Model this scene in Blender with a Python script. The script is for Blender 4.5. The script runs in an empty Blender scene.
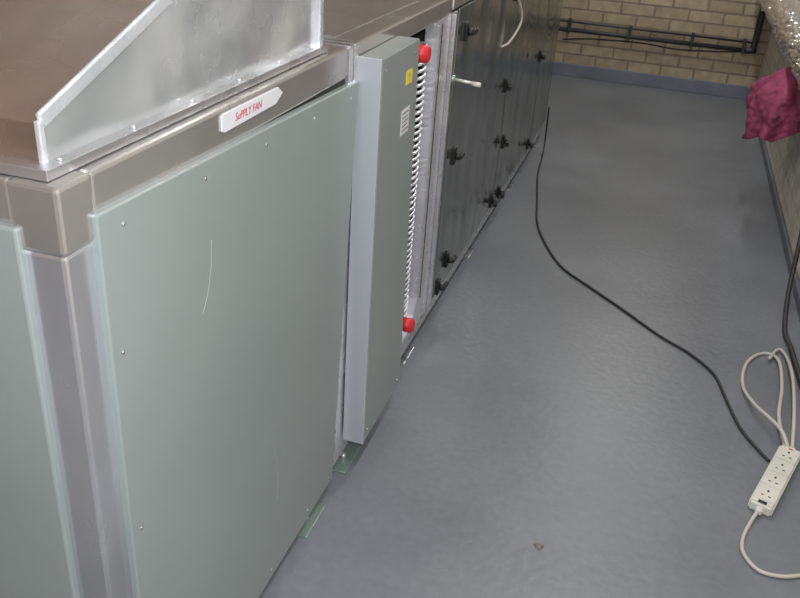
import bpy, bmesh, math, random
from mathutils import Vector, Matrix, noise
random.seed(3)
sc=bpy.context.scene
sc.view_settings.view_transform='Standard'
sc.view_settings.exposure=0

# ---------------------------------------------------------------- materials
def new_mat(name):
    m=bpy.data.materials.new(name);m.use_nodes=True
    nt=m.node_tree
    return m,nt,nt.nodes['Principled BSDF']
def simple(name,col,rough=.5,metal=0.,spec=.5,var=0.,vscale=8,bump=0.,bscale=60):
    m,nt,b=new_mat(name)
    b.inputs['Base Color'].default_value=(*col,1);b.inputs['Roughness'].default_value=rough
    b.inputs['Metallic'].default_value=metal;b.inputs['Specular IOR Level'].default_value=spec
    tc=nt.nodes.new('ShaderNodeTexCoord')
    if var>0:
        n=nt.nodes.new('ShaderNodeTexNoise');n.inputs['Scale'].default_value=vscale;n.inputs['Detail'].default_value=5
        nt.links.new(tc.outputs['Object'],n.inputs['Vector'])
        mr=nt.nodes.new('ShaderNodeMapRange');mr.inputs['From Min'].default_value=.3;mr.inputs['From Max'].default_value=.7
        mr.inputs['To Min'].default_value=1-var;mr.inputs['To Max'].default_value=1+var
        nt.links.new(n.outputs['Fac'],mr.inputs['Value'])
        mx=nt.nodes.new('ShaderNodeVectorMath');mx.operation='SCALE';mx.inputs[0].default_value=col
        nt.links.new(mr.outputs[0],mx.inputs['Scale']);nt.links.new(mx.outputs[0],b.inputs['Base Color'])
    if bump>0:
        n2=nt.nodes.new('ShaderNodeTexNoise');n2.inputs['Scale'].default_value=bscale;n2.inputs['Detail'].default_value=4
        nt.links.new(tc.outputs['Object'],n2.inputs['Vector'])
        bp=nt.nodes.new('ShaderNodeBump');bp.inputs['Strength'].default_value=bump;bp.inputs['Distance'].default_value=.01
        nt.links.new(n2.outputs['Fac'],bp.inputs['Height']);nt.links.new(bp.outputs[0],b.inputs['Normal'])
    return m
def metal(name,c1,c2,rough=.25,met=1.,stretch=(1,1,1),scale=4,bump=.1,rvar=.12,bsc=2.2):
    """sheet metal: gentle tone drift, roughness smears and slight oil-canning"""
    m,nt,b=new_mat(name);L=nt.links.new
    tc=nt.nodes.new('ShaderNodeTexCoord');mp=nt.nodes.new('ShaderNodeMapping');mp.inputs['Scale'].default_value=stretch
    L(tc.outputs['Object'],mp.inputs[0])
    n=nt.nodes.new('ShaderNodeTexNoise');n.inputs['Scale'].default_value=scale;n.inputs['Detail'].default_value=3;n.inputs['Distortion'].default_value=.6;L(mp.outputs[0],n.inputs['Vector'])
    cr=nt.nodes.new('ShaderNodeValToRGB');cr.color_ramp.elements[0].position=.3;cr.color_ramp.elements[1].position=.72
    cr.color_ramp.elements[0].color=(*c1,1);cr.color_ramp.elements[1].color=(*c2,1)
    L(n.outputs['Fac'],cr.inputs[0]);L(cr.outputs[0],b.inputs['Base Color'])
    n2=nt.nodes.new('ShaderNodeTexNoise');n2.inputs['Scale'].default_value=scale*3;n2.inputs['Detail'].default_value=2;L(mp.outputs[0],n2.inputs['Vector'])
    mr=nt.nodes.new('ShaderNodeMapRange');mr.inputs['From Min'].default_value=.3;mr.inputs['From Max'].default_value=.7
    mr.inputs['To Min'].default_value=max(.05,rough-rvar/2);mr.inputs['To Max'].default_value=rough+rvar
    L(n2.outputs['Fac'],mr.inputs['Value']);L(mr.outputs[0],b.inputs['Roughness'])
    b.inputs['Metallic'].default_value=met
    n3=nt.nodes.new('ShaderNodeTexNoise');n3.inputs['Scale'].default_value=bsc;n3.inputs['Detail'].default_value=1;L(mp.outputs[0],n3.inputs['Vector'])
    bp=nt.nodes.new('ShaderNodeBump');bp.inputs['Strength'].default_value=bump;bp.inputs['Distance'].default_value=.1
    L(n3.outputs['Fac'],bp.inputs['Height']);L(bp.outputs[0],b.inputs['Normal'])
    return m
M={}
M['panel']=simple('sage_painted_steel',(.265,.303,.300),.28,.15,.7,.05,2.5)
M['galv']=metal('galvanised_steel',(.55,.55,.57),(.76,.76,.8),.24,.9)
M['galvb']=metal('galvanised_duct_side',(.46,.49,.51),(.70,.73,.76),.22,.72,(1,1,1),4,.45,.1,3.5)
M['galv_reflect_tan']=metal('duct_slope_tan_reflection',(.34,.24,.19),(.50,.40,.35),.24,.8,(1,1,1),2.5,.4,.12,3)  # same galvanised metal, with a brown reflection painted into its base colour
M['rail']=metal('extruded_rail',(.50,.48,.47),(.62,.60,.59),.22,.80,(1,1,1),2.5,.04,.06,2)
M['post']=metal('extruded_post',(.50,.50,.53),(.70,.70,.75),.2,.82,(1.5,1.5,.7),3,.12,.08,3)
M['bright']=metal('bright_steel',(.68,.68,.73),(.82,.82,.88),.25,.65,(1,1,1),3,.06,.06)
M['seam']=metal('seam_steel',(.60,.63,.68),(.76,.79,.84),.22,.6,(1,1,1),8,.1)
M['door']=metal('reflective_door_sheet',(.19,.215,.215),(.31,.34,.34),.14,.8,(1,1.3,.6),2,.3,.1,3)
M['edge']=simple('panel_edge_light',(.47,.50,.55),.25,.35)
M['scratch']=simple('scratched_paint',(.36,.40,.40),.4)
M['dark']=simple('dark_interior',(.02,.02,.02),.7)
M['black']=simple('black_plastic',(.012,.012,.014),.45)
M['blackpipe']=simple('black_pipe_paint',(.03,.03,.035),.5,0,.5,.2,20)
M['red']=simple('red_plastic_cap',(.6,.02,.03),.4)
M['white']=simple('white_plastic',(.62,.60,.55),.4,0,.5,.08,12)
M['paper']=simple('white_label',(.58,.58,.62),.5)
M['yellow']=simple('yellow_label',(.7,.58,.05),.5)
M['inkred']=simple('red_marker',(.45,.05,.1),.6)
M['ink']=simple('ink_black',(.02,.02,.02),.6)
M['cream']=simple('cream_cable',(.5,.46,.41),.5)
M['cable']=simple('dark_cable',(.03,.027,.028),.5)
M['maroon']=simple('maroon_fabric',(.30,.065,.13),.85,0,.2,.3,14,.4,50)
M['foil']=simple('crumpled_foil',(.8,.8,.82),.2,.95,.5,.15,20,1.0,26)
M['leaf']=simple('dry_leaf',(.2,.15,.12),.8)
M['skirt']=simple('painted_skirting',(.17,.19,.24),.5,0,.4,.15,6)
M['skirtr']=simple('painted_coving',(.13,.135,.155),.5,0,.4,.2,6)
M['ceil']=simple('ceiling_paint',(.55,.52,.48),.8)
M['concrete']=simple('rear_wall_paint',(.40,.32,.25),.8,0,.3,.2,3)
M['green']=simple('green_foot_pad',(.30,.40,.36),.25,.5)
M['brass']=simple('pale_nozzle',(.6,.6,.55),.35,.5)

def brick_mat(name,swap,c1,c2,mort,bump=.6):
    m,nt,b=new_mat(name);L=nt.links.new
    tc=nt.nodes.new('ShaderNodeTexCoord');s=nt.nodes.new('ShaderNodeSeparateXYZ');L(tc.outputs['Object'],s.inputs[0])
    c=nt.nodes.new('ShaderNodeCombineXYZ');L(s.outputs[1 if swap else 0],c.inputs[0]);L(s.outputs[2],c.inputs[1])
    br=nt.nodes.new('ShaderNodeTexBrick');br.inputs['Scale'].default_value=1;br.inputs['Brick Width'].default_value=.27
    br.inputs['Row Height'].default_value=.092;br.inputs['Mortar Size'].default_value=.009;br.inputs['Mortar Smooth'].default_value=.3
    br.inputs['Color1'].default_value=(*c1,1);br.inputs['Color2'].default_value=(*c2,1);br.inputs['Mortar'].default_value=(*mort,1)
    L(c.outputs[0],br.inputs['Vector'])
    n=nt.nodes.new('ShaderNodeTexNoise');n.inputs['Scale'].default_value=14;n.inputs['Detail'].default_value=6;L(tc.outputs['Object'],n.inputs['Vector'])
    mr=nt.nodes.new('ShaderNodeMapRange');mr.inputs['To Min'].default_value=.55;mr.inputs['To Max'].default_value=1.35;L(n.outputs['Fac'],mr.inputs['Value'])
    v=nt.nodes.new('ShaderNodeVectorMath');v.operation='SCALE';L(br.outputs['Color'],v.inputs[0]);L(mr.outputs[0],v.inputs['Scale'])
    L(v.outputs[0],b.inputs['Base Color']);b.inputs['Roughness'].default_value=.85
    inv=nt.nodes.new('ShaderNodeMath');inv.operation='SUBTRACT';inv.inputs[0].default_value=1;L(br.outputs['Fac'],inv.inputs[1])
    bp=nt.nodes.new('ShaderNodeBump');bp.inputs['Strength'].default_value=bump;bp.inputs['Distance'].default_value=.01
    L(inv.outputs[0],bp.inputs['Height']);L(bp.outputs[0],b.inputs['Normal'])
    return m
M['brick']=brick_mat('yellow_stock_brick',False,(.46,.385,.275),(.37,.305,.215),(.26,.215,.16))
M['brickr']=brick_mat('painted_brick_right',True,(.70,.65,.56),(.66,.61,.53),(.57,.53,.46),.3)

def floor_mat():
    m,nt,b=new_mat('grey_painted_floor');L=nt.links.new
    tc=nt.nodes.new('ShaderNodeTexCoord')
    n=nt.nodes.new('ShaderNodeTexNoise');n.inputs['Scale'].default_value=1.3;n.inputs['Detail'].default_value=8;n.inputs['Roughness'].default_value=.6;L(tc.outputs['Object'],n.inputs['Vector'])
    cr=nt.nodes.new('ShaderNodeValToRGB');e=cr.color_ramp.elements
    e[0].position=.3;e[0].color=(.132,.145,.168,1);e[1].position=.72;e[1].color=(.196,.208,.235,1)
    L(n.outputs['Fac'],cr.inputs[0])
    n2=nt.nodes.new('ShaderNodeTexNoise');n2.inputs['Scale'].default_value=40;n2.inputs['Detail'].default_value=6;L(tc.outputs['Object'],n2.inputs['Vector'])
    mr=nt.nodes.new('ShaderNodeMapRange');mr.inputs['To Min'].default_value=.82;mr.inputs['To Max'].default_value=1.18;L(n2.outputs['Fac'],mr.inputs['Value'])
    v=nt.nodes.new('ShaderNodeVectorMath');v.operation='SCALE';L(cr.outputs[0],v.inputs[0]);L(mr.outputs[0],v.inputs['Scale'])
    s=nt.nodes.new('ShaderNodeSeparateXYZ');L(tc.outputs['Object'],s.inputs[0])
    vo=nt.nodes.new('ShaderNodeTexVoronoi');vo.inputs['Scale'].default_value=7;L(tc.outputs['Object'],vo.inputs['Vector'])
    sp=nt.nodes.new('ShaderNodeMapRange');sp.inputs['From Min'].default_value=.02;sp.inputs['From Max'].default_value=.035;sp.inputs['To Min'].default_value=.5;sp.inputs['To Max'].default_value=0;L(vo.outputs['Distance'],sp.inputs['Value'])
    mx=nt.nodes.new('ShaderNodeMix');mx.data_type='RGBA';L(sp.outputs[0],mx.inputs['Factor']);L(v.outputs[0],mx.inputs['A']);mx.inputs['B'].default_value=(.09,.09,.10,1)
    L(mx.outputs['Result'],b.inputs['Base Color'])
    r=nt.nodes.new('ShaderNodeMapRange');r.inputs['To Min'].default_value=.25;r.inputs['To Max'].default_value=.5;L(n.outputs['Fac'],r.inputs['Value']);L(r.outputs[0],b.inputs['Roughness'])
    bp=nt.nodes.new('ShaderNodeBump');bp.inputs['Strength'].default_value=.15;bp.inputs['Distance'].default_value=.01;L(n2.outputs['Fac'],bp.inputs['Height']);L(bp.outputs[0],b.inputs['Normal'])
    return m
M['floor']=floor_mat()

# ---------------------------------------------------------------- helpers
def empty(name,loc=(0,0,0)):
    e=bpy.data.objects.new(name,None);sc.collection.objects.link(e);e.location=loc;e.empty_display_size=.1;return e
def obj(name,bm,mat,parent=None,smooth=False):
    bmesh.ops.recalc_face_normals(bm,faces=bm.faces)
    me=bpy.data.meshes.new(name);bm.to_mesh(me);bm.free()
    if smooth:
        for p in me.polygons:p.use_smooth=True
    me.materials.append(M[mat]) if isinstance(mat,str) else None
    o=bpy.data.objects.new(name,me);sc.collection.objects.link(o)
    if parent:o.parent=parent;o.matrix_parent_inverse=Matrix.Translation(parent.location).inverted()
    return o
def box(name,x,y,z,mat,parent=None,bev=0.,rot=None):
    bm=bmesh.new()
    bmesh.ops.create_cube(bm,size=1)
    cx,cy,cz=[(a[0]+a[1])/2 for a in (x,y,z)]
    for v in bm.verts:
        v.co=Vector((v.co.x*(x[1]-x[0]),v.co.y*(y[1]-y[0]),v.co.z*(z[1]-z[0])))
        if rot:v.co=rot@v.co
        v.co+=Vector((cx,cy,cz))
    if bev:bmesh.ops.bevel(bm,geom=list(bm.edges),offset=bev,segments=2,affect='EDGES',profile=.5)
    return obj(name,bm,mat,parent)
def prismX(name,yz,x0,x1,mat,parent=None,bev=0.):
    bm=bmesh.new()
    a=[bm.verts.new((x0,p[0],p[1])) for p in yz];b=[bm.verts.new((x1,p[0],p[1])) for p in yz]
    bm.faces.new(a);bm.faces.new(b[::-1])
    n=len(yz)
    for i in range(n):bm.faces.new((a[i],a[(i+1)%n],b[(i+1)%n],b[i]))
    if bev:bmesh.ops.bevel(bm,geom=list(bm.edges),offset=bev,segments=2,affect='EDGES',profile=.5)
    return obj(name,bm,mat,parent)
def cyl(name,p0,p1,r,mat,parent=None,seg=24,r2=None,bev=0):
    p0=Vector(p0);p1=Vector(p1);d=p1-p0
    bm=bmesh.new()
    bmesh.ops.create_cone(bm,cap_ends=True,segments=seg,radius1=r,radius2=r if r2 is None else r2,depth=d.length)
    if bev:bmesh.ops.bevel(bm,geom=[e for e in bm.edges if len(e.link_faces)==2 and any(len(f.verts)>4 for f in e.link_faces)],offset=bev,segments=2,affect='EDGES')
    q=Vector((0,0,1)).rotation_difference(d.normalized())
    bmesh.ops.transform(bm,matrix=Matrix.Translation((p0+p1)/2)@q.to_matrix().to_4x4(),verts=bm.verts)
    o=obj(name,bm,mat,parent,False)
    for p in o.data.polygons:
        if len(p.vertices)==4:p.use_smooth=True
    return o
def catmull(P,k=8):
    P=[Vector(p) for p in P];P=[P[0]*2-P[1]]+P+[P[-1]*2-P[-2]];out=[]
    for i in range(1,len(P)-2):
        for j in range(k):
            t=j/k;a,b,c,d=P[i-1:i+3]
            out.append(.5*((2*b)+(c-a)*t+(2*a-5*b+4*c-d)*t*t+(3*b-a-3*c+d)*t**3))
    out.append(P[-2]);return out
def tube(name,pts,r,mat,parent=None,k=8,seg=10):
    P=catmull(pts,k) if k>1 else [Vector(p) for p in pts]
    bm=bmesh.new();rings=[];up=Vector((0,0,1))
    t0=(P[1]-P[0]).normalized();n=t0.cross(up)
    if n.length<.01:n=t0.cross(Vector((1,0,0)))
    n.normalize()
    for i,p in enumerate(P):
        t=(P[min(i+1,len(P)-1)]-P[max(i-1,0)]).normalized()
        n=(n-t*n.dot(t)).normalized();b=t.cross(n)
        rings.append([bm.verts.new(p+(n*math.cos(a)+b*math.sin(a))*r) for a in [2*math.pi*s/seg for s in range(seg)]])
    for i in range(len(rings)-1):
        for s in range(seg):bm.faces.new((rings[i][s],rings[i][(s+1)%seg],rings[i+1][(s+1)%seg],rings[i+1][s]))
    bm.faces.new(rings[0]);bm.faces.new(rings[-1][::-1])
    return obj(name,bm,mat,parent,True)
def text(name,body,size,loc,rot,mat,parent,shear=0):
    cu=bpy.data.curves.new(name,'FONT');cu.body=body;cu.size=size;cu.extrude=.0002;cu.align_x='CENTER';cu.align_y='CENTER';cu.shear=shear;cu.materials.append(M[mat])
    o=bpy.data.objects.new(name,cu);sc.collection.objects.link(o);o.matrix_world=Matrix.Translation(loc)@rot.to_4x4()
    o.parent=parent;o.matrix_parent_inverse=Matrix.Translation(parent.location).inverted();return o

XR=.77; YB=7.5; XL=-2.6; YF=-1.6; ZC=2.9
# ---------------------------------------------------------------- room
box('floor',(XL,XR+.2),(YF,YB+.2),(-.1,0),'floor')
box('wall_back',(XL,XR),(YB,YB+.2),(0,ZC),'brick')
box('wall_right',(XR,XR+.2),(YF,YB+.2),(0,ZC),'brickr')
box('wall_left',(XL-.2,XL),(YF,YB+.2),(0,ZC),'concrete')
box('wall_front',(XL,XR),(YF-.2,YF),(0,ZC),'concrete')
box('ceiling',(XL-.2,XR+.2),(YF-.2,YB+.2),(ZC,ZC+.1),'ceil')
box('baseboard_back',(XL,XR),(YB-.03,YB),(0,.105),'skirt',None,.004)
box('baseboard_right',(XR-.02,XR),(YF,YB-.03),(0,.05),'skirtr',None,.004)

# ---------------------------------------------------------------- air handling unit
FX=-.66; Y0=.79; Y1=5.59; ZT=1.222; BX=-1.75
A=empty('air_handling_unit',(-1.2,3.2,0))
box('base_channel',(BX+.05,FX-.05),(Y0+.04,Y1-.04),(0,.06),'galv',A)
box('core_near',(BX+.02,FX-.03),(Y0+.03,1.86),(.06,ZT-.022),'dark',A)
box('core_far',(BX+.02,FX-.03),(2.80,Y1-.01),(.06,ZT-.022),'dark',A)
box('core_opening_back',(BX+.02,-1.0),(1.86,2.80),(.06,ZT-.022),'dark',A)
# end face
box('corner_post',(FX-.065,FX),(Y0,Y0+.062),(.05,1.13),'post',A,.006)
box('corner_block',(FX-.07,FX+.004),(Y0-.004,Y0+.066),(1.13,ZT),'rail',A,.006)
box('end_top_rail',(BX,FX-.07),(Y0,Y0+.062),(1.155,ZT-.001),'rail',A,.004)
box('end_bottom_rail',(BX,FX-.065),(Y0,Y0+.062),(.05,.10),'rail',A,.004)
box('end_corner_post_far',(BX,BX+.065),(Y0,Y0+.062),(.1,1.155),'post',A,.004)
box('end_panel',(BX+.05,FX-.058),(Y0-.012,Y0+.02),(.09,1.162),'panel',A,.004)
# top sheets and rails
box('top_sheet',(BX,FX-.06),(Y0+.06,Y1),(ZT-.02,ZT-.006),'galvb',A)
box('top_rail_near',(FX-.062,FX),(Y0+.066,1.775),(1.152,ZT-.001),'rail',A,.006)
box('joint_plate_near',(FX-.08,FX+.004),(1.78,1.803),(1.10,ZT),'galv',A,.002)
box('joint_plate_far',(FX-.08,FX+.004),(1.812,1.835),(1.10,ZT),'galv',A,.002)
box('top_rail_mid',(FX-.062,FX),(1.84,2.70),(1.165,ZT-.001),'rail',A,.006)
box('top_rail_far',(FX-.062,FX),(2.72,Y1),(1.175,ZT-.001),'galv',A,.004)
box('mid_top_cover',(-1.3,FX-.064),(1.86,2.66),(ZT-.006,ZT),'rail',A,.001)
# big sage panel + post
box('panel_backing',(FX-.03,FX-.006),(.86,1.80),(.06,1.155),'dark',A)
prismX('fan_access_panel',[(.845,.052),(1.735,.052),(1.822,1.138),(.845,1.168)],FX-.006,FX+.012,'panel',A,.003)
box('post_mid',(FX-.06,FX-.004),(1.70,1.90),(.05,1.13),'bright',A,.003)
box('bottom_rail_near',(FX-.06,FX-.004),(.86,1.75),(.045,.06),'rail',A,.002)
for y in (.90,1.12,1.34,1.56,1.77):
    z=1.138-(y-.85)*.03
    cyl('screw',(FX+.012,y,z),(FX+.0135,y,z),.0032,'galv',A,10)
for y in (.90,1.12,1.34,1.56,1.70):
    cyl('screw',(FX+.012,y,.08),(FX+.0135,y,.08),.0032,'galv',A,10)
for z in (.3,.62,.95):
    cyl('screw',(FX+.012,.870,z),(FX+.0135,.870,z),.0032,'galv',A,10)
tube('paint_scratch',[(FX+.012,1.09,.90),(FX+.012,1.11,.93),(FX+.012,1.125,.975),(FX+.012,1.13,1.02)],.0004,'scratch',A,6,6)
tube('paint_scratch',[(FX+.012,1.36,.44),(FX+.012,1.38,.34),(FX+.012,1.375,.26)],.0005,'scratch',A,6,6)
# supply fan tag
prismX('fan_tag',[(1.195,1.184),(1.205,1.180),(1.40,1.182),(1.43,1.197),(1.41,1.211),(1.205,1.212),(1.195,1.208)],FX,FX+.003,'paper',A,.001)
Rx=Matrix(((0,0,1),(1,0,0),(0,1,0)))
text('fan_tag_writing','SuPPLY FAN',.019,(FX+.0035,1.29,1.196),Rx,'inkred',A,.2)
# coil access slab hung proud of the frame
sy=[(1.845,.11),(2.185,.11),(2.13,1.19),(1.835,1.19)]
prismX('coil_cover_panel',sy,FX+.002,FX+.062,'panel',A,.003)
prismX('coil_cover_edge',[(1.838,.108),(1.846,.108),(1.836,1.192),(1.828,1.192)],FX+.001,FX+.062,'edge',A,.001)
box('warning_sticker',(FX+.062,FX+.0632),(2.03,2.08),(1.09,1.125),'yellow',A)
text('warning_mark','!',.03,(FX+.0636,2.055,1.107),Rx,'ink',A)
box('data_sticker',(FX+.062,FX+.0632),(2.01,2.075),(.965,1.03),'paper',A)
for i in range(5):
    box('data_line',(FX+.0633,FX+.0637),(2.016,2.068-.01*(i%2)),(.975+.011*i,.977+.011*i),'ink',A)
for z,y in ((1.16,1.86),(1.16,2.1),(.14,1.87),(.14,2.15)):
    cyl('screw',(FX+.062,y,z),(FX+.064,y,z),.0035,'galv',A,10)
# coil inside opening
box('coil_block',(-1.0,FX-.09),(1.95,2.46),(.12,1.13),'dark',A)
for i in range(46):
    z=.15+i*.021
    tube('coil_bend',[(FX-.09,2.40,z),(FX-.035,2.42,z),(FX-.012,2.45,z+.006),(FX-.02,2.485,z+.012),(FX-.06,2.49,z+.014)],.0055,'bright',A,3,8)
# bright frame with rounded lower return
prof=[(2.52,1.165),(2.52,.30)]
for i in range(9):
    a=math.pi*i/16
    prof.append((2.38+.14*math.cos(a),.30-.14*math.sin(a)))
prof+=[(2.10,.16),(2.10,.10),(2.79,.10),(2.79,1.165)]
prismX('coil_section_frame',prof,FX-.03,FX-.002,'bright',A,.002)
prof2=[(2.512,1.16),(2.512,.29)]
for i in range(9):
    a=math.pi*i/16
    prof2.append((2.38+.132*math.cos(a),.29-.132*math.sin(a)))
prof2+=[(2.2,.158),(2.2,.150)]
for i in range(9):
    a=math.pi/2-math.pi*i/16
    prof2.append((2.38+.140*math.cos(a),.29-.140*math.sin(a)))
prof2+=[(2.52,1.16)]
prismX('frame_inner_return',prof2,FX-.03,FX+.014,'bright',A)
box('frame_lip',(FX-.002,FX+.014),(2.71,2.73),(.10,1.165),'galv',A,.003)
box('frame_slot',(FX-.002,FX-.001),(2.60,2.608),(.2,1.15),'dark',A)
# capped pipes
for z,y in ((1.13,2.235),(.255,2.30)):
    cyl('pipe_stub',(FX-.2,y,z),(FX+.03,y,z),.016,'galv',A)
    cyl('red_cap',(FX+.015,y,z),(FX+.062,y,z),.0235,'red',A,24,None,.004)
    cyl('red_cap_rim',(FX+.012,y,z),(FX+.022,y,z),.027,'red',A,24,None,.002)
# far doors
box('bottom_rail_far',(FX-.06,FX-.004),(2.0,Y1),(.05,.10),'galv',A,.003)
ds=[(2.81,3.88),(3.91,4.93),(4.96,Y1-.01)]
for i,(a,b) in enumerate(ds):
    box('door_panel_%d'%(i+1),(FX-.03,FX),(a,b),(.10,1.17),'door',A,.004)
for y in (2.805,3.895,4.945):
    box('door_seam',(FX-.02,FX-.004),(y-.02,y+.02),(.10,1.17),'dark',A)
def latch(y,z,flip=1):
    box('latch_base',(FX,FX+.010),(y-.016,y+.016),(z-.032,z+.032),'black',A,.004)
    cyl('latch_knob',(FX+.008,y,z),(FX+.03,y,z),.013,'black',A,16,None,.003)
    box('latch_arm',(FX+.022,FX+.035),(y-.010,y+.045*flip),(z-.009,z+.009),'black',A,.003)
for y,z in ((2.91,.64),(2.96,.20),(2.92,1.08),(2.85,.13)): latch(y,z)
for y,z in ((3.84,.70),(3.83,.14),(3.84,1.1),(3.97,.40),(4.02,.12),(4.86,.14),(4.86,.65),(4.86,1.05)): latch(y,z,-1)
cyl('test_rod',(FX-.01,2.77,.95),(FX+.085,2.76,.945),.0055,'brass',A,12)
cyl('test_rod_tip',(FX+.075,2.76,.945),(FX+.105,2.76,.943),.008,'white',A,12)
cyl('test_rod_boss',(FX-.002,2.77,.95),(FX+.015,2.77,.95),.013,'green',A,12)
tube('sensor_tube',[(FX+.001,3.62,1.15),(FX+.03,3.72,1.10),(FX+.045,3.80,1.0),(FX+.02,3.72,.92),(FX+.004,3.62,.91)],.005,'cream',A)
# feet brackets
for y in (1.54,1.82):
    box('foot_bracket_plate',(FX-.08,FX+.018),(y,y+.13),(0,.006),'green',A,.002)
    box('foot_bracket_web',(FX-.055,FX-.045),(y+.02,y+.11),(.0,.06),'bright',A,.002)
    cyl('foot_bolt',(FX-.012,y+.065,.006),(FX-.012,y+.065,.02),.008,'bright',A,6)
for y in (2.45,3.4,4.4,5.3):
    box('foot_bracket_plate',(FX-.08,FX+.0),(y,y+.13),(0,.006),'galv',A,.002)

# ---------------------------------------------------------------- duct on top of unit
D=empty('sheet_metal_duct',(-1.1,1.3,1.22))
DX=-.70;DL=-1.6
prof=[(.825,1.235),(.825,1.285),(1.30,1.455),(1.30,ZC-.002),(1.68,ZC-.002),(1.68,1.235)]
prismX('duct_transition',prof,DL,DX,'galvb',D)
prismX('duct_slope_reflection_sheet',[(.824,1.236),(.822,1.286),(1.298,1.457),(1.30,1.455),(.825,1.285),(.826,1.236)],DL,DX-.001,'galv_reflect_tan',D)  # overlay added on the slope to carry the painted brown reflection
box('duct_base_flange',(DL-.02,DX+.022),(.80,1.70),(ZT+.001,1.237),'galv',D,.001)
def seam(p,q,w=.022):
    p=Vector(p);q=Vector(q);L=(q-p).length;ang=math.atan2(q.z-p.z,q.y-p.y)
    bm=bmesh.new();bmesh.ops.create_cube(bm,size=1)
    for v in bm.verts:v.co=Vector((v.co.x*.008,v.co.y*L,v.co.z*w))
    bmesh.ops.bevel(bm,geom=list(bm.edges),offset=.003,segments=2,affect='EDGES')
    bmesh.ops.transform(bm,matrix=Matrix.Translation((p+q)/2)@Matrix.Rotation(ang,4,'X'),verts=bm.verts)
    return obj('duct_seam',bm,'seam',D)
seam((DX,.825,1.288),(DX,1.30,1.458))
box('duct_corner_seam',(DX-.004,DX+.004),(.819,.829),(1.235,1.29),'seam',D,.002)
box('duct_end_flange',(DX-.01,DX+.012),(1.68,1.70),(1.235,ZC-.002),'seam',D,.003)
for y in (.84,1.0,1.16,1.32,1.48,1.64):
    cyl('flange_bolt',(DX+.011,y,1.237),(DX+.011,y,1.241),.004,'galv',D,6)

# ---------------------------------------------------------------- pipes on back wall
C=empty('wall_conduit',(0,YB,.39))
cyl('conduit_main',(-1.9,YB-.045,.39),(.70,YB-.045,.39),.017,'blackpipe',C)
cyl('conduit_thin',(-1.9,YB-.02,.45),(.66,YB-.02,.45),.008,'blackpipe',C)
for x in (-.8,-.3,.2,.6):
    box('conduit_clip',(x-.012,x+.012),(YB-.065,YB-.002),(.365,.475),'blackpipe',C,.003)
tube('conduit_riser',[(.62,YB-.05,.39),(.66,YB-.05,.395),(.675,YB-.05,.43),(.675,YB-.05,.6),(.675,YB-.05,.72)],.026,'blackpipe',C)
tube('loose_cable',[(-.84,YB-.015,.30),(-.6,YB-.015,.33),(-.2,YB-.015,.345),(.1,YB-.015,.33),(.4,YB-.02,.35),(.62,YB-.03,.375)],.006,'cable',C)

# ---------------------------------------------------------------- foil clad pipe on right
F=empty('foil_insulated_pipe',(.66,5,.86))
bm=bmesh.new();rings=[]
NS=330;NR=40;ya=2.6;yb=YB-.08
for i in range(NS+1):
    y=ya+(yb-ya)*i/NS;ring=[]
    for s in range(NR):
        a=2*math.pi*s/NR
        r=.074+.012*noise.noise((math.cos(a)*2,y*8,math.sin(a)*2))+.010*noise.noise((math.cos(a)*5,y*20,math.sin(a)*5))
        if i%40==0:r+=.004
        ring.append(bm.verts.new((.655+r*math.cos(a),y,.86+r*math.sin(a))))
    rings.append(ring)
for i in range(NS):
    for s in range(NR):bm.faces.new((rings[i][s],rings[i][(s+1)%NR],rings[i+1][(s+1)%NR],rings[i+1][s]))
bm.faces.new(rings[0]);bm.faces.new(rings[-1][::-1])
obj('foil_jacket',bm,'foil',F)
for y in (3.2,5.6,7.0):
    box('pipe_bracket',(.62,XR-.002),(y-.015,y+.015),(.755,.78),'galv',F,.002)
# ---------------------------------------------------------------- maroon garment hanging under the pipe
bm=bmesh.new();NS=44;NR=120;rings=[]
for i in range(NS+1):
    v=i/NS
    z=.778-.32*v
    w=math.sin(min(1,v/.5)*math.pi/2)**.8
    rx=.012+w*(.10+.03*math.sin(v*3.0));ry=.012+w*(.15+.05*v)
    cx=.625-.01*v;ring=[]
    for s in range(NR):
        a=2*math.pi*s/NR
        f=1+(.05+.20*v)*math.sin(a*7+3*v+1.5*noise.noise((math.cos(a),math.sin(a),v*2)))*.7+.2*noise.noise((math.cos(a)*2.2,math.sin(a)*2.2,v*4))+.09*noise.noise((math.cos(a)*6,math.sin(a)*6,v*12))
        x=min(cx+rx*f*math.cos(a),XR-.012)
        hem=.035*math.cos(a)*v*v+.018*math.sin(a*5)*v*v
        ring.append(bm.verts.new((x,4.72+ry*f*math.sin(a),z+hem)))
    rings.append(ring)
for i in range(NS):
    for s in range(NR):bm.faces.new((rings[i][s],rings[i][(s+1)%NR],rings[i+1][(s+1)%NR],rings[i+1][s]))
bm.faces.new(rings[0])
g=obj('maroon_jacket',bm,'maroon',None,True)
sm=g.modifiers.new('thick','SOLIDIFY');sm.thickness=.004

# ---------------------------------------------------------------- cables on floor
tube('trailing_black_cable',[(-.60,5.15,.30),(-.60,5.2,.10),(-.59,5.1,.012),(-.56,4.75,.006),(-.49,4.3,.006),(-.44,4.0,.006),(-.36,3.75,.006),(-.25,3.52,.006),(-.12,3.38,.006),(.04,3.22,.006),(.2,3.05,.006),(.31,2.96,.006),(.40,2.84,.006),(.44,2.68,.006),(.48,2.52,.006),(.535,2.41,.006),(.56,2.37,.006)],.0052,'cable')
tube('wall_cable',[(.72,3.9,.45),(.72,3.75,.25),(.71,3.6,.05),(.68,3.3,.012),(.69,3.15,.012),(.70,2.95,.012),(.71,2.7,.012),(.71,2.3,.012),(.72,1.9,.012)],.010,'cable')

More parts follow.
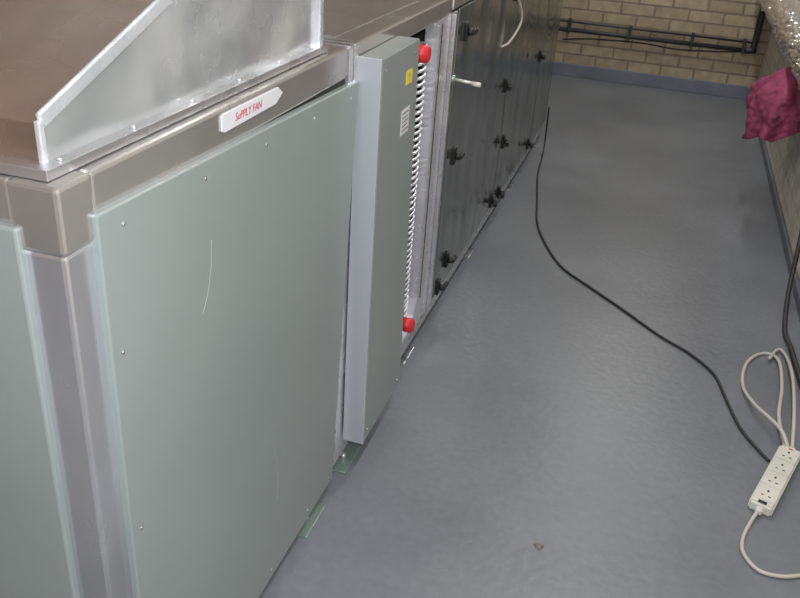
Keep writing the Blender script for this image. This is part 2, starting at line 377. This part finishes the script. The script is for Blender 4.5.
# ---------------------------------------------------------------- extension lead
p0=Vector((.515,2.105,0));p1=Vector((.625,2.43,0));d=(p1-p0);Ln=d.length;ang=math.atan2(d.y,d.x)
E=empty('extension_lead',(0,0,0))
tube('cable_loop_a',[(.62,2.43,.02),(.59,2.50,.05),(.525,2.65,.03),(.50,2.80,.006),(.515,2.95,.006),(.56,3.05,.006),(.61,3.08,.006),(.635,3.0,.02),(.625,2.8,.03),(.60,2.6,.03),(.61,2.45,.02)],.0065,'cream',E)
tube('cable_loop_b',[(.63,2.44,.02),(.64,2.6,.06),(.660,2.85,.05),(.665,3.05,.02),(.645,3.13,.008),(.60,3.02,.018)],.006,'cream',E)
tube('cable_tail',[(.512,2.10,.018),(.49,2.05,.008),(.465,1.97,.0065),(.465,1.91,.0065),(.50,1.86,.0065),(.56,1.86,.0065),(.62,1.89,.0065),(.70,1.93,.0065)],.0055,'cream',E)
def ebox(name,x,y,z,mat,bev=.001):
    bm=bmesh.new();bmesh.ops.create_cube(bm,size=1)
    for v in bm.verts:v.co=Vector((v.co.x*(x[1]-x[0])+(x[0]+x[1])/2,v.co.y*(y[1]-y[0])+(y[0]+y[1])/2,v.co.z*(z[1]-z[0])+(z[0]+z[1])/2))
    if bev:bmesh.ops.bevel(bm,geom=list(bm.edges),offset=bev,segments=3,affect='EDGES')
    bmesh.ops.transform(bm,matrix=Matrix.Translation(p0)@Matrix.Rotation(ang,4,'Z'),verts=bm.verts)
    return obj(name,bm,mat,E)
ebox('body',(0,Ln),(-.034,.034),(0,.034),'white',.006)
for i in range(4):
    c=.055+i*.078
    ebox('socket_face_%d'%i,(c-.034,c+.034),(-.03,.03),(.034,.0365),'white',.001)
    ebox('earth_hole',(c+.010,c+.018),(-.003,.003),(.0365,.0372),'ink',0)
    ebox('live_hole',(c-.014,c-.010),(-.014,-.006),(.0365,.0372),'ink',0)
    ebox('neutral_hole',(c-.014,c-.010),(.006,.014),(.0365,.0372),'ink',0)
ebox('neon',(Ln-.022,Ln-.014),(-.006,.006),(.034,.037),'red',.001)
ebox('fuse_cover',(.004,.016),(-.012,.012),(.034,.036),'ink',0)
ebox('cable_gland',(Ln-.002,Ln+.02),(-.01,.01),(.008,.026),'white',.003)
ebox('cable_gland_near',(-.02,.002),(-.01,.01),(.008,.026),'white',.003)

# dead leaf
bm=bmesh.new();c=bm.verts.new((-.06,1.74,.006));rr=[]
for s in range(16):
    a=2*math.pi*s/16;r=.011*(1+.35*math.sin(3*a)+.2*random.random())
    rr.append(bm.verts.new((-.06+r*math.cos(a),1.74+r*math.sin(a)*.8,.001+.005*random.random())))
for s in range(16):bm.faces.new((c,rr[s],rr[(s+1)%16]))
obj('dead_leaf',bm,'leaf')

# ---------------------------------------------------------------- lights
def area(name,loc,sx,sy,e,col,rot=(0,0,0)):
    l=bpy.data.lights.new(name,'AREA');l.shape='RECTANGLE';l.size=sx;l.size_y=sy;l.energy=e;l.color=col
    o=bpy.data.objects.new(name,l);sc.collection.objects.link(o);o.location=loc;o.rotation_euler=rot;return o
for x,y,e in ((.1,1.2,21),(.1,3.6,20),(.1,6.4,28),(-2.1,2.2,26)):  # last one is unseen, added to put a bright reflection on the duct slope
    Lm=empty('fluorescent_batten',(x,y,ZC))
    box('batten_body',(x-.05,x+.05),(y-.62,y+.62),(ZC-.06,ZC),'paper',Lm,.005)
    a=area('batten_light',(x,y,ZC-.07),.1,1.2,e,(1,.98,.94));a.parent=Lm;a.matrix_parent_inverse=Matrix.Translation(Lm.location).inverted()
fl=bpy.data.lights.new('camera_flash','POINT');fl.energy=96;fl.shadow_soft_size=.02;fl.color=(.92,.96,1)
fo=bpy.data.objects.new('camera_flash',fl);sc.collection.objects.link(fo);fo.location=(.05,-.02,1.69)
w=bpy.data.worlds.new('w');sc.world=w;w.use_nodes=True;w.node_tree.nodes['Background'].inputs[0].default_value=(.05,.05,.055,1)

# ---------------------------------------------------------------- camera
X=Vector((.9509,.1951,-.2405));Y=Vector((.3031,-.4274,.8518));Z=Vector((.0635,-.8830,-.4652))
R=Matrix(((X[0],-X[1],-X[2]),(Y[0],-Y[1],-Y[2]),(Z[0],-Z[1],-Z[2])))
cam=bpy.data.cameras.new('camera');cam.lens=843/800*36;cam.sensor_width=36;cam.clip_start=.02
co=bpy.data.objects.new('camera',cam);sc.collection.objects.link(co)
q=R.to_quaternion();co.rotation_mode='QUATERNION';co.rotation_quaternion=q;co.location=(0,0,1.6)
sc.camera=co
